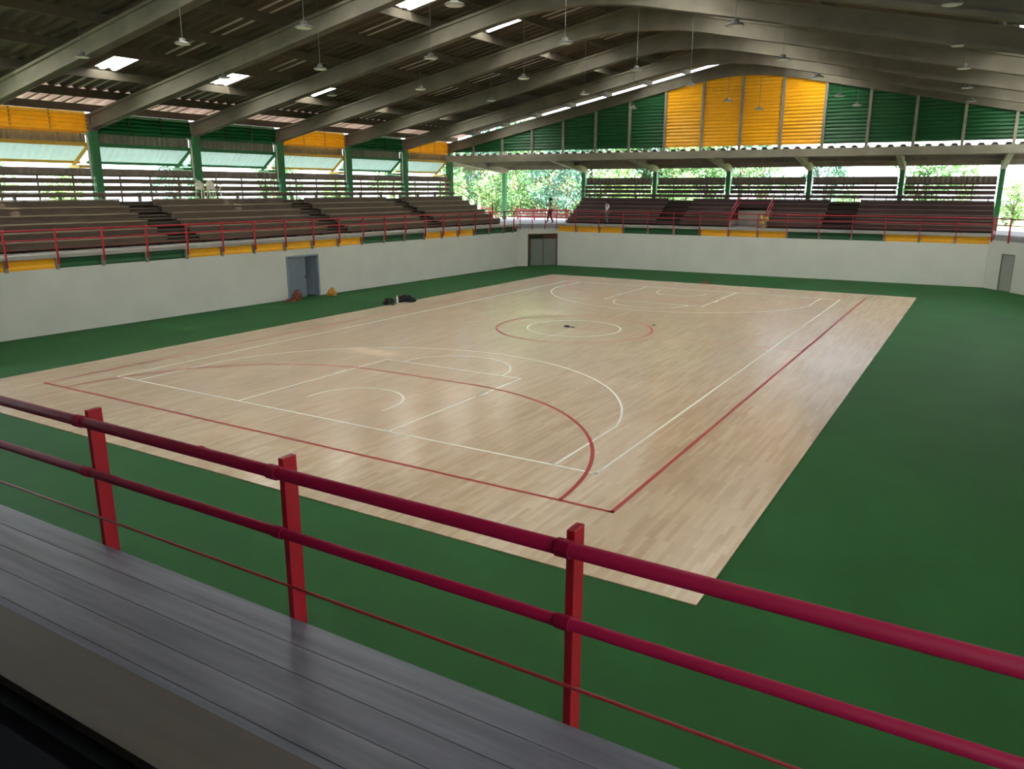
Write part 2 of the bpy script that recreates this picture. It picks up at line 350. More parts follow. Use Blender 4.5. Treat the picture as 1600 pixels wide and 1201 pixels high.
# ------------------------------------------------------------------ bleacher benches
RISE = .292
RB = .27
def bench(fn, a, b, o, z, mt, label, grp, foot=True, depth=.28, run=.68, rise=RISE, foot_mat=None):
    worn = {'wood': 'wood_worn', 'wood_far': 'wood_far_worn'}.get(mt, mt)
    root = thing('bleacher_bench', fn((a + b) / 2, o, z), label, 'bench', grp)
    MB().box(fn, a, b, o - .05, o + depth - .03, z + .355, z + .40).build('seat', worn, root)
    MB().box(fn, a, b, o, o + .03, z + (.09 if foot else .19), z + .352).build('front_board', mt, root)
    if foot: MB().box(fn, a, b, o + depth + .03, o + run + .02, z + rise - .035, z + rise).build('footboard', foot_mat or mt, root)
    n = max(2, round((b - a) / 1.8) + 1)
    for k in range(n):
        s = a + .3 + (b - a - .6) * k / (n - 1)
        MB().box(fn, s - .03, s + .03, o + .035, o + depth - .05, z - .02, z + .355).build('bracket', 'dark_metal', root)
    return root
def rows(r): return [DECK + r * i for i in range(7)]
ZROW = rows(RISE)
def stand(fn, secs, o0, run, mt, side, names, skip=None, rise=RISE):
    for i, z in enumerate(rows(rise)):
        for j, (a, b) in enumerate(secs if i < 6 else [(secs[0][0], secs[-1][1])]):
            parts = [(a, b)]
            if skip and i < 4:
                x0, x1 = skip; parts = [p for p in ((a, min(b, x0)), (max(a, x1), b)) if p[1] - p[0] > .4] if not (b <= x0 or a >= x1) else [(a, b)]
            for k, (p, q) in enumerate(parts):
                where = 'full length' if i == 6 else names[j] if len(parts) == 1 else ('left of the passage' if k == 0 else 'right of the passage')
                bench(fn, p, q, o0 + run * i, z, mt, '%s wooden bleacher bench of the %s stand, %s' % (ORD[i] + ' row up', side, where), 'bleacher benches of the %s stand' % side, run=run, foot=i < 6, rise=rise)
GL = [(7.55, 9.15), (16.75, 18.25), (25.0, 26.4)]
stand(L, [(-4, GL[0][0]), (GL[0][1], GL[1][0]), (GL[1][1], GL[2][0]), (GL[2][1], 32.9)], 1.13, .65, 'wood', 'left',
      ['nearest section before the first steps', 'between first and second steps', 'between second and third steps', 'beyond the third steps'])
GB = [(6.65, 8.4), (17.2, 19.0)]
stand(B, [(.1, GB[0][0]), (GB[0][1], GB[1][0]), (GB[1][1], 26.15)], 1.13, .53, 'wood_far', 'far',
      ['left of the left steps', 'above the passage', 'right of the right steps'], skip=(11.6, 13.95), rise=RB)
def steps(fn, a, b, o0, run, mt, label, rise=RISE):
    root = thing('gangway_steps', fn((a + b) / 2, o0, DECK), label, 'steps', 'stand steps')
    for i in range(6):
        z = DECK + rise * i; a_, b_ = a + .03, b - .03
        MB().box(fn, a_, b_, o0 + run * i + .02, o0 + run * i + .27, z + rise / 2 - .03, z + rise / 2 + .01).build('half_tread', mt, root)
        MB().box(fn, a_, b_, o0 + run * i + .31, o0 + run * (i + 1) + .01, z + rise - .035, z + rise).build('tread', mt, root)
for i, (a, b) in enumerate(GL): steps(L, a, b, 1.13, .65, 'wood', 'wooden steps up the left stand, %s from the near end' % ORD[i])
for i, (a, b) in enumerate(GB): steps(B, a, b, 1.13, .53, 'wood_far', 'wooden steps up the far stand, %s of the central passage' % ('left', 'right')[i], rise=RB)
# ends of the stands: raking side boards closing the space under the seats
def rake(fn, s, o0, run, name, label, th=.04, rise=RISE):
    prof = [(o0, DECK + .002)]
    for i in range(7): prof += [(o0 + run * i + .05, DECK + rise * i + .05), (o0 + run * i + .05, DECK + rise * (i + (i < 6)) - .045)]
    prof += [(o0 + run * 7 - .1, DECK + rise * 6 - .045), (o0 + run * 7 - .1, DECK + .002)]
    m = MB().prism(prof, lambda wdt, o, z: fn(s + wdt, o, z), 0, th); return struct(m.build(name, 'concrete'), label, 'wall')
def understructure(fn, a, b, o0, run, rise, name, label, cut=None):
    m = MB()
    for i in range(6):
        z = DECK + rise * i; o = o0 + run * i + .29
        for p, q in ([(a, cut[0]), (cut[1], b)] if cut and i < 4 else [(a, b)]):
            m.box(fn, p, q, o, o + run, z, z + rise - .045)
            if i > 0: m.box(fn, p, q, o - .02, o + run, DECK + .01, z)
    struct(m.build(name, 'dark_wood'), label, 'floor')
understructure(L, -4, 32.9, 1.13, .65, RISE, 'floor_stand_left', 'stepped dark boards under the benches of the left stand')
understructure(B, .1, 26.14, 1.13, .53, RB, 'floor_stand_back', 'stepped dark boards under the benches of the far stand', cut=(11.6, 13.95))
rake(L, 32.92, 1.13, .65, 'wall_stand_end', 'stepped concrete end wall of the left stand')
rake(B, .04, 1.13, .53, 'wall_stand_end', 'stepped concrete left end wall of the far stand', rise=RB)
rake(B, 26.16, 1.13, .53, 'wall_stand_end', 'stepped concrete right end wall of the far stand', rise=RB)

# ------------------------------------------------------------------ guards, columns, awnings above the left stand
BAYC = {3: 'yellow', 4: 'green', 5: 'green', 6: 'yellow', 7: 'green', 8: 'yellow'}
BNAME = {3: 'first bay from the near end', 4: 'second bay', 5: 'third bay', 6: 'fourth bay', 7: 'fifth bay', 8: 'bay nearest the far corner'}
for k, col in BAYC.items():
    a, b = S[k] + .2, S[k + 1] - .2
    cm = 'yellow_bar' if col == 'yellow' else 'green_post'
    # back guard
    g = thing('back_guard', L((a + b) / 2, COFF, 4.9), 'plank and sheet guard behind the left stand, ' + BNAME[k], 'guard', 'back guards of the left stand')
    for z0, z1 in ((5.10, 5.34), (5.44, 5.65)): MB().box(L, a, b, COFF - .05, COFF - .01, z0, z1).build('plank', 'wood', g)
    m = MB(); corr(m, lambda u, v, h: L(u, COFF + .05 + h, v), a, b, 5.76, 6.1, .3, .05); m.build('sheet', 'roof_side', g, solid=.008)
    MB().box(L, a, b, COFF + .0, COFF + .04, 5.74, 5.82).build('rail', 'wood', g)
    for s in (a + .9, (a + b) / 2, b - .9): MB().box(L, s - .03, s + .03, COFF - .01, COFF + .04, 4.3, 5.8).build('post', 'dark_metal', g)
    # awning
    w_ = thing('awning', L((a + b) / 2, COFF, 6.3), 'tilted pale awning with %s bars, %s' % (col, BNAME[k]), 'awning', 'awnings of the left stand')
    m = MB(); corr(m, lambda u, v, h: L(u, COFF + .25 + (7.1 - v) * 1.1 + h, v), a, b, 6.44, 7.1, .33, .09, .6); o = m.build('sheet', 'awning', w_, solid=.006); o['label'] = 'pale translucent sheet'
    MB().box(L, a - .1, b + .1, COFF + .1, COFF + .2, 7.06, 7.22).build('top_bar', cm, w_)
    MB().box(L, a - .1, b, COFF + .86, COFF + .96, 6.32, 6.44).build('bottom_bar', cm, w_)
    MB().bar(L(b + .05, COFF + .15, 7.1), L(b - .35, COFF + .92, 6.2), .12, .12).build('brace', cm, w_)
    MB().box(L, b - .5, b + .1, COFF + .1, COFF + 1.0, 6.12, 6.24).build('arm', cm, w_)
    m = MB(); corr(m, lambda u, v, h: L(u, COFF + .22 + h, v), a, b, 7.2, 7.66, .3, .05); m.build('upper_sheet', 'roof_side', w_, solid=.008)
    # louvre
    lv = thing('louvre', L((a + b) / 2, COFF, 7.66), '%s slatted louvre above the left stand, %s' % (col, BNAME[k]), 'louvre', 'louvres of the left stand')
    m = MB()
    for i in range(5):
        z = 7.68 + .17 * i
        m.poly([L(a, COFF + .06, z + .0), L(b, COFF + .06, z + .0), L(b, COFF - .1, z + .03), L(a, COFF - .1, z + .03), L(a, COFF + .06, z + .172), L(b, COFF + .06, z + .172)], [(0, 1, 2, 3), (3, 2, 5, 4)])
    m.build('slats', col + '_louvre', lv, solid=.006)
    for s in (a + (b - a) / 3, a + (b - a) * 2 / 3): MB().box(L, s - .03, s + .03, COFF - .07, COFF - .03, 7.66, 8.52).build('mullion', 'yellow_bar' if col == 'yellow' else 'dark_metal', lv)
    MB().box(L, a, b, COFF - .05, COFF + .05, 7.62, 7.68).build('sill', col, lv)
    # down pipe in front of the column at the end of the bay
    s = S[k + 1] - .27; zt = 7.6
    pth = [L(s - .25, COFF - .1, zt + .02), L(s - .1, COFF - .1, zt), L(s - .02, COFF - .1, zt - .1), L(s, COFF - .1, zt - .3), L(s, COFF - .1, 5.6)]
    if k < 8: tag(MB().tube(pth, .045, 10).build('downpipe', 'pvc', None, L(s, COFF - .1, 5.6), smooth=True), 'white plastic downpipe beside the green column ending the %s' % BNAME[k], 'pipe', 'downpipes of the left stand')

# ------------------------------------------------------------------ roof portals
def rafter_profile():
    bot = []; top = []
    for i in range(41):
        t = -.25 + (2 * TR + .5) * i / 40
        z = 7.75 + .207 * (TR - abs(t - TR)); u = abs(t - TR)
        if u < 3: z = 7.75 + .207 * (TR - (u * u / 6 + 1.5))
        bot.append((t, z)); top.append((t, 7.75 + .207 * (TR - u) + .66))
    return bot, top
bot, top = rafter_profile()
def portal(k, s, label):
    root = thing('roof_portal', F(s, TR, 7.75), label, 'roof frame', 'concrete roof portals')
    fn = lambda wdt, t, z: F(s + wdt, t, z)
    m = MB(); m.prism(bot + top[::-1], fn, -.12, .12)
    n = len(bot); low = [(t, z - .0) for t, z in bot]; lo2 = [(t, z + .14) for t, z in bot]
    m.prism(low + lo2[::-1], fn, -.2, .2)
    hi = [(t, z) for t, z in top]; hi2 = [(t, z - .1) for t, z in top]
    m.prism(hi + hi2[::-1], fn, -.2, .2)
    m.box(fn, -.2, .2, -.3, .22, 7.72, 8.46); m.box(fn, -.2, .2, 2 * TR - .22, 2 * TR + .3, 7.72, 8.46)
    m.build('rafter', 'concrete_shaded', root)
    for t in (0, 2 * TR):
        o = MB().box(fn, -.17, .17, t - .2, t + .2, 2.6, 7.74).build('column', 'green_post', root, bevel=.01); o['label'] = 'green painted column'
for k, s in enumerate(S[:-1]):
    portal(k, s, 'grey concrete roof portal with green columns, %s in front of the gable' % ORD[len(S) - 2 - k])
# gable portal, beam and mullions
SG = S[-1]
portal(9, SG, 'grey concrete roof portal framing the far yellow and green gable')
struct(MB().box(lambda t, wdt, z: F(SG + wdt, t, z), -.2, 2 * TR + 2, -.18, .18, 7.1, 7.54).build('beam_gable', 'concrete'), 'long concrete beam across the hall below the gable panels', 'beam')
MT = [TR + 2.335 * k for k in range(-8, 9)]
def zund(t):
    u = abs(t - TR); return 7.75 + .207 * (TR - (u * u / 6 + 1.5 if u < 3 else u))
for i, t in enumerate(MT):
    tag(MB().box(lambda a, wdt, z: F(SG + wdt, a, z), t - .07, t + .07, -.1, .1, 7.53, zund(t) + .05).build('gable_mullion', 'concrete', None, F(SG, t, 7.6)),
        'concrete mullion between gable panels, %s from the left' % ORD[i], 'mullion', 'gable mullions')
ED = [.25] + MT + [2 * TR - .25]
for i in range(len(ED) - 1):
    a, b = ED[i] + .071, ED[i + 1] - .071
    colr = 'yellow' if TR - 4.8 < (a + b) / 2 < TR + 4.8 else 'green'
    m = MB(); za, zb = zund(a), zund(b); zmid = zund((a + b) / 2)
    nz = 60; pts = []; z0 = 7.78; na = 6
    for j in range(nz + 1):
        for q in range(na + 1):
            t = a + (b - a) * q / na; zt = max(zund(t) + .04, z0 + .02); ztop = zund(TR)
            z = z0 + (ztop - z0) * j / nz; z = min(z, zt)
            h = .03 * (1 if (z - z0) / .2 % 1 < .5 else -1) if False else .03 * math.sin((z - z0) / .2 * 2 * PI)
            pts.append(F(SG + .02 + h, t, z))
    n = na + 1
    m.poly(pts, [(j * n + q, j * n + q + 1, (j + 1) * n + q + 1, (j + 1) * n + q) for j in range(nz) for q in range(na)])
    tag(m.build('gable_sheet', colr, None, F(SG, (a + b) / 2, 7.73)), '%s ribbed gable panel, %s from the left' % (colr, ORD[i]), 'panel', 'gable panels')

# ------------------------------------------------------------------ roof sheets, purlins, skylights
SKY = []
for k in range(1, len(S) - 1):
    c = (S[k] + S[k + 1]) / 2 + .42
    for t0, t1 in ((4.62, 6.6), (14.95, 17.05)):
        SKY.append((c - .5, c + .5, t0, t1))
        if k > 4 or k < 2 or t0 > 10: SKY.append((c - (1.0 if k > 2 else 1.5), c + .5, 2 * TR - t1, 2 * TR - t0))  # unseen right-slope skylights, widened to brighten the hall
PT = [.15, 2.1, 4.5, 7.0, 9.55, 12.1, 14.8, 17.2, 19.7]
def zs(t): return 8.55 + .207 * (TR - abs(t - TR))
sheet = MB(); U = []
u = -18.0; pitch = .5
while u < 35.2:
    for a, h in ((0, 0), (.3, 0), (.5, .11), (.8, .11)): U.append((u + a * pitch, h))
    u += pitch
TS = sorted(set([-.9, 2.05, 2 * TR - 2.05, 4.62, 6.6, 14.95, 17.05, TR, 2 * TR - 17.05, 2 * TR - 14.95, 2 * TR - 6.6, 2 * TR - 4.62, 2 * TR + .9]))
n = len(U); pts = [F(x, t, zs(t) + .27 + h) for t in TS for x, h in U]; faces = []
def in_sky(x, t): return any(a < x < b and c < t < d for a, b, c, d in SKY)
for j in range(len(TS) - 1):
    for i in range(n - 1):
        if not in_sky((U[i][0] + U[i + 1][0]) / 2, (TS[j] + TS[j + 1]) / 2): faces.append((j * n + i, j * n + i + 1, (j + 1) * n + i + 1, (j + 1) * n + i))
sheet.poly(pts, faces)
ceil = sheet.build('ceiling', 'roof', solid=.012); ceil.data.materials.append(M['eave'])
for p in ceil.data.polygons:
    if p.center.z < zs(2.0) + .3: p.material_index = 1  # eave strip made paler and translucent to imitate side light
struct(ceil, 'corrugated grey brown roof over the hall', 'roof')
for t in PT + [2 * TR - t for t in PT]:
    MB().box(lambda s, w2, z: F(s, t + w2, z), -17.5, 34.9, -.05, .05, zs(t) - .06, zs(t) + .262).build('purlin', 'purlin', ceil)
for i, (a, b, c, d) in enumerate(SKY):
    m = MB(); corr(m, lambda u, v, h: F(u, v, zs(v) + .285 + h), a - .06, b + .06, c - .06, d + .06, .5, .08)
    m.build('skylight', 'skylight', ceil, solid=.006)

def lit_rib_strips(s0, s1, t0, t1, mt, ribs_only=True):  # lighter strips imitate light caught on the corrugations
    m = MB(); x = math.ceil((s0 + 18) / .5) * .5 - 18
    while x < s1:
        a, b = x + .005, x + .15
        m.poly([F(a, t0, zs(t0) + .255), F(b, t0, zs(t0) + .255), F(b, t1, zs(t1) + .255), F(a, t1, zs(t1) + .255)], [(0, 1, 2, 3)]); x += .5
    m.build('lit_ribs', mt, ceil, solid=.004)
rr_ = random.Random(5)
for k in range(2, len(S) - 1):
    for sd_ in (0, 1):
        tt = (lambda a, b: (a, b)) if not sd_ else (lambda a, b: (2 * TR - b, 2 * TR - a))
        lit_rib_strips(S[k] + .4, S[k + 1] - .6, *tt(-.8, 2.0), 'rib_lit')
        lit_rib_strips(S[k] + 1.6, S[k + 1] - 1.5, *tt(2.2, 4.4), 'rib_lit_bright')
        lit_rib_strips(S[k + 1] - 1.3, S[k + 1] - .6, *tt(2.2, 4.4), 'rib_lit_bright')
        for a, b in ((4.7, 6.9), (7.1, 9.45), (9.7, 12.0), (12.2, 14.7), (17.3, 19.6)):
            if rr_.random() < .6: lit_rib_strips(S[k + 1] - 1.6, S[k + 1] - .7, *tt(a, b), 'rib_lit')

# ------------------------------------------------------------------ pendant lamps
LAMPS = {9.0: [(1.9, 9.23), (7.6, 9), (14.0, 8.3)], 13.8: [(1.83, 14.2), (7.6, 13.9), (14.1, 13.2), (19.3, 13.3)],
         18.8: [(1.74, 19.1), (7.5, 18.8), (13.2, 18.8), (19.0, 18.4), (25.96, 17.6)], 23.5: [(1.44, 24.1), (7.07, 23.9), (13.24, 23.4), (18.16, 23.55), (24.9, 22.95), (29.73, 23.06)],
         28.5: [(6.9, 28.9), (13.2, 28.5), (18.2, 28.5), (25.1, 27.97), (30.0, 27.86)], 33.5: [(6.86, 33.9), (12.97, 33.6), (18.2, 33.4), (24.4, 33.1), (30.3, 32.9)]}
lampz = 9.4; proto = None
for r, (t0, lst) in enumerate(LAMPS.items()):
    for i, (s, t) in enumerate(lst):
        p = F(s, t, lampz); lab = 'round pendant lamp, %s from the near end of the %s lamp row from the left' % (ORD[i], ORD[r])
        L0 = zs(t) + .27 - lampz
        root = thing('pendant_lamp', p, lab, 'lamp', 'pendant lamps under the roof')
        if proto is None:
            proto = root
            b_ = MB().lathe([(.05, .16), (.09, .15), (.10, .06), (.20, .045), (.235, .02), (.235, -.005), (.21, -.01)], p, 20).build('housing', 'lamp_body', root, smooth=False)
            l_ = MB().lathe([(.19, -.02), (.205, -.012), (.205, -.004), (.15, .0)], p, 20).build('lens', 'lamp_lens', root)
            k_ = MB().tube([p + Vector((0, 0, .16)), p + Vector((0, 0, 1.16))], .009, 6).build('cable', 'lamp_body', root)
            pm = (b_, l_, k_)
            k_.location.z = .16 - .16 * (L0 - .16); k_.scale.z = L0 - .16
        else:
            for q in pm:
                c = q.copy(); C.objects.link(c); c.parent = root
                if q is k_: c.location.z = .16 - .16 * (L0 - .16); c.scale.z = L0 - .16

# ------------------------------------------------------------------ far stand: columns, brackets, lean-to roof, guard
CS = [-.35, 5.2, 10.42, 15.68, 21.1, 26.4]
def bracket(P0, P1, name, label, z0=(7.12, 7.58), z1=(6.42, 6.78)):
    d = (P1 - P0); d.z = 0; d.normalize(); n = Vector((-d.y, d.x, 0)) * .15
    def q(P, z, s): return Vector((P.x, P.y, z)) + n * s
    pts = [q(P, z, s) for s in (-1, 1) for P, z in ((P0, z0[0]), (P1, z1[0]), (P1 + d * .35, z1[0] + .02), (P1 + d * .35, z1[1]), (P0, z0[1]))]
    return MB().poly(pts, [(0, 1, 2, 3, 4), (9, 8, 7, 6, 5)] + [(i, 5 + i, 5 + (i + 1) % 5, (i + 1) % 5) for i in range(5)])
def back_post(P, Q, label):
    root = thing('canopy_support', (P.x, P.y, 2.6), label, 'column', 'canopy supports of the far stand')
    o = MB().box(lambda a, b, c: P + Vector((a, b, 0)) + Vector((0, 0, c - P.z)), -.14, .14, -.14, .14, 2.6, 6.43).build('column', 'green_post', root, bevel=.01); o['label'] = 'green painted column'
    o = bracket(Q, P, '', '').build('bracket', 'concrete', root); o['label'] = 'sloping concrete bracket'
for i, s in enumerate(CS):
    back_post(B(s, 5.0, 2.6), B(s, -.85, 7), 'green column with sloping concrete bracket behind the far stand, %s from the left' % ORD[i])
back_post(B(-7.2, 5.0, 2.6), B(-8.35, -.85, 7), 'green column with concrete bracket standing alone on the far left corner deck')
back_post(B(32, 5.0, 2.6), B(31, -.85, 7), 'green column with concrete bracket beyond the far right corner')
def lz(o): return 7.5 - (o + .8) * .09
m = MB(); corr(m, lambda u, v, h: B(u, v, lz(v) + .02 + h), -12, 36, -.75, 5.6, .62, .17)
lt = struct(m.build('roof_back', 'roof_side', solid=.012), 'corrugated lean-to roof over the far stand', 'roof')
for o in (.6, 2.9, 5.25): MB().box(B, -11, 35, o - .07, o + .07, lz(o) - .27, lz(o) + .015).build('purlin', 'roof_side', lt)
gsec = [(CS[i] + .22, CS[i + 1] - .22) for i in range(5)]
for i, (a, b) in enumerate(gsec):
    g = thing('back_guard', B((a + b) / 2, 5.0, 4.9), 'plank and sheet guard behind the far stand, %s bay from the left' % ORD[i], 'guard', 'back guards of the far stand')
    for z0, z1 in ((4.97, 5.21), (5.27, 5.49)): MB().box(B, a, b, 4.8, 4.84, z0, z1).build('plank', 'wood_far', g)
    m = MB(); corr(m, lambda u, v, h: B(u, 5.02 + h, v), a, b, 5.56, 6.05, .28, .05); m.build('sheet', 'roof_side', g, solid=.008)
    MB().box(B, a, b, 4.9, 5.0, 5.54, 5.64).build('rail', 'wood_far', g)
    for s in (a + 1.2, b - 1.2): MB().box(B, s - .03, s + .03, 4.86, 4.9, 4.4, 5.6).build('post', 'dark_metal', g)

# central passage in the far stand
pw = MB(); pw.box(B, 11.62, 11.72, 1.05, 3.2, DECK, 3.3).box(B, 13.82, 13.92, 1.05, 3.2, DECK, 3.5).box(B, 11.62, 13.92, 3.1, 3.2, DECK, 3.9)
struct(pw.build('wall_passage', 'wall_grey'), 'grey side and end walls of the central passage', 'wall')
struct(MB().box(B, 11.72, 13.82, 1.0, 3.1, DECK + .002, DECK + .03).build('floor_passage', 'deck'), 'pale floor of the central passage', 'floor')
pr = thing('passage_railing', B(12.8, 2.3, DECK), 'red sloping handrails around the passage in the far stand', 'railing')
for s in (11.67, 13.87):
    for dz in (0, -.36): MB().tube([B(s, 1.15, 3.92 + dz), B(s, 3.08, 4.75 + dz)], .035, 8).build('handrail', 'red_pale', pr)
    for o, z0, z1 in ((1.2, DECK, 3.92), (2.3, DECK, 4.32), (3.08, DECK + .03, 4.75)): MB().box(B, s - .03, s + .03, o - .03, o + .03, z0, z1).build('post', 'red', pr)
for z in (4.75, 4.4): MB().tube([B(11.67, 3.08, z), B(13.87, 3.08, z)], .03, 8).build('cross_rail', 'red', pr)

# yellow bits beside the passage
yb = MB(); rnd = random.Random(3)
for i in range(20):
    c = B(13.7 + rnd.uniform(-.15, .4), .6 + rnd.uniform(-.1, .2), DECK + rnd.uniform(.05, .75)); r = rnd.uniform(.05, .09)
    yb.lathe([(r * .3, -r), (r, -r * .3), (r, r * .3), (r * .4, r)], c, 7)
yo = yb.build('yellow_pile', 'gold', None, B(13.8, .6, DECK)); tag(yo, 'heap of small golden yellow objects at the passage beside a red post', 'pile', kind='stuff')

# handrail at the ends of the stands
hr = thing('stair_railing', L(33.1, 3, DECK), 'red sloping handrail at the far end of the left stand', 'railing')
MB().tube([L(33.1, 6.0, 5.95), L(33.1, 1.9, 4.28)], .025, 8).build('handrail', 'red', hr); MB().tube([L(33.1, 6.0, 5.5), L(33.1, 1.9, 3.85)], .02, 8).build('lower_rail', 'red', hr)
for o, zt in ((6.0, 5.95), (1.9, 4.28)): MB().box(L, 33.07, 33.13, o - .03, o + .03, DECK, zt).build('post', 'red', hr)
hr = thing('stair_railing', B(-.1, 3, DECK), 'thin sloping handrail at the left end of the far stand', 'railing')
MB().tube([B(-.1, 4.8, 5.5), B(-.1, 1.4, 4.0)], .022, 8).build('handrail', 'dark_metal', hr); MB().tube([B(-.1, 4.8, 5.15), B(-.1, 1.4, 3.6)], .02, 8).build('lower_rail', 'dark_metal', hr)
for o, zt in ((4.8, 5.5), (1.4, 4.0)): MB().box(B, -.13, -.07, o - .03, o + .03, DECK, zt).build('post', 'red', hr)
# red fence at the back of the corner deck
fe = thing('deck_fence', B(-4, 5.2, DECK), 'red barred fence at the back of the far left corner deck', 'fence')
for s in (-6.1, -4.6, -3.1, -1.7): MB().box(B, s - .06, s + .06, 5.15, 5.25, DECK, 3.75).build('post', 'red_pale', fe)
for z in (3.66, 3.36, 3.1): MB().box(B, -6.1, -1.7, 5.1, 5.16, z - .06, z + .06).build('bar', 'red_pale', fe)
bars = MB()
for i in range(30): bars.box(B, -6.0 + i * .146, -5.97 + i * .146, 5.17, 5.2, DECK + .05, 3.7)
bars.build('uprights', 'pvc', fe)
rs = thing('ramp_railing', B(-8.8, 5.2, DECK), 'red ramp handrail behind the end of the left stand', 'railing')
for z in (3.75, 3.45): MB().tube([B(-10.2, 5, z), B(-8.6, 5, z), B(-7.6, 5, z - .55)], .04, 8).build('handrail', 'red_pale', rs)
for s in (-10, -9.2, -8.6): MB().box(B, s - .04, s + .04, 4.96, 5.04, DECK, 3.75).build('post', 'red_pale', rs)

# ------------------------------------------------------------------ doors
def ribbed(fn, a, b, o, z0, z1, pitch=.09, amp=.025):
    m = MB(); corr(m, lambda u, v, h: fn(u, o - h, v), a, b, z0, z1, pitch, amp); return m
d1 = lambda s, o, z: L(s, o, z)
dr = thing('door_1', L(13.9, .05, 0), 'blue grey ribbed metal door standing part open in the left wall', 'door'); dr['kind'] = 'structure'
fr = MB(); fr.box(L, 12.92, 13.0, -.03, .2, 0, 2.08).box(L, 14.88, 14.98, -.03, .2, 0, 2.08).box(L, 13.0, 14.88, -.03, .2, 2.0, 2.08); fr.build('door_frame', 'frame_steel', dr)
ribbed(L, 13.02, 14.15, .06, .03, 1.96).build('door_leaf', 'door_blue', dr, solid=.01)
lf = MB(); lf.poly([L(14.86, .2, .03), L(14.3, 1.1, .03), L(14.3, 1.1, 1.98), L(14.86, .2, 1.98)], [(0, 1, 2, 3)]); lf.build('open_leaf', 'door_blue', dr, solid=.04)
MB().box(L, 14.08, 14.12, .0, .05, .95, 1.1).build('handle', 'dark_metal', dr)
struct(MB().box(L, 12.7, 15.2, .2, .22, 0, 0.01).box(L, 12.7, 15.2, 1.9, 2.0, 0, 2.3).box(L, 12.6, 12.7, .2, 2, 0, 2.3).box(L, 15.2, 15.3, .2, 2, 0, 2.3).build('wall_store', 'dark'), 'store room walls coloured dark as if unlit behind the open left door', 'wall')  # near-black colour gives the room its unlit look
d2 = thing('door_2', (CL0 + (CL1 - CL0) * .6).to_3d(), 'grey double metal door with open top in the far left corner', 'door'); d2['kind'] = 'structure'
MB().box(cl, .80, .86, .02, .12, 0, 2.2).box(cl, 2.94, 3.0, .02, .12, 0, 2.2).box(cl, .86, 2.94, .02, .12, 2.16, 2.2).build('door_frame', 'red_frame', d2)
MB().box(cl, .98, 1.92, .05, .09, .03, 1.86).build('door_leaf', 'door_grey', d2); MB().box(cl, 1.96, 2.94, .05, .09, .03, 1.86).build('door_leaf', 'door_grey', d2)
MB().box(cl, 1.92, 1.96, .03, .1, .03, 2.16).build('centre_post', 'dark_metal', d2)
m = MB()
for i in range(8): m.box(cl, 2.0 + i * .12, 2.05 + i * .12, .05, .08, 1.86, 2.16)
m.build('top_bars', 'red_frame', d2)
d3 = thing('door_3', (CR0 + (CR1 - CR0) * .35).to_3d(), 'grey ribbed metal door in the far right corner wall', 'door'); d3['kind'] = 'structure'
ribbed(cr, 1.19, 2.11, .06, .02, 1.9, .11, .04).build('door_leaf', 'door_light', d3, solid=.01)
MB().box(cr, 1.14, 1.19, .0, .2, 0, 1.95).box(cr, 2.11, 2.16, 0, .2, 0, 1.95).box(cr, 1.19, 2.11, 0, .2, 1.9, 1.95).build('door_frame', 'door_grey', d3)

# ------------------------------------------------------------------ near stand (foreground)
nd = MB()
for i in range(7): nd.box(N, -3, 16.4, .18 * i + (.0025 if i else 0), .18 * (i + 1) - .0025, 2.86, DECK)
struct(nd.build('floor_near_walkway', 'wood_grey'), 'grey boarded walkway in the foreground', 'walkway')
struct(MB().box(N, -3, 16.4, .02, 4.5, 2.72, 2.858).build('slab_near', 'concrete_slab'), 'concrete slab under the foreground walkway', 'slab')
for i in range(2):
    bench(N, -3, 16.3, 1.15 + .62 * i, 2.9 + RISE * i, 'wood_brown' if i == 0 else 'wood_navy_shaded', 'long foreground bleacher bench, %s row up from the grey walkway' % ORD[i], 'foreground benches', run=.62, depth=.27, foot_mat='wood_navy_shaded')

struct(MB().box(N, -3, 16.3, 1.2, 1.42, 2.902, 3.2).build('shade_block_near', 'dark'), 'dark block imitating the shade under the first foreground bench', 'floor')  # added dark filler stands for the shade in the bench gap
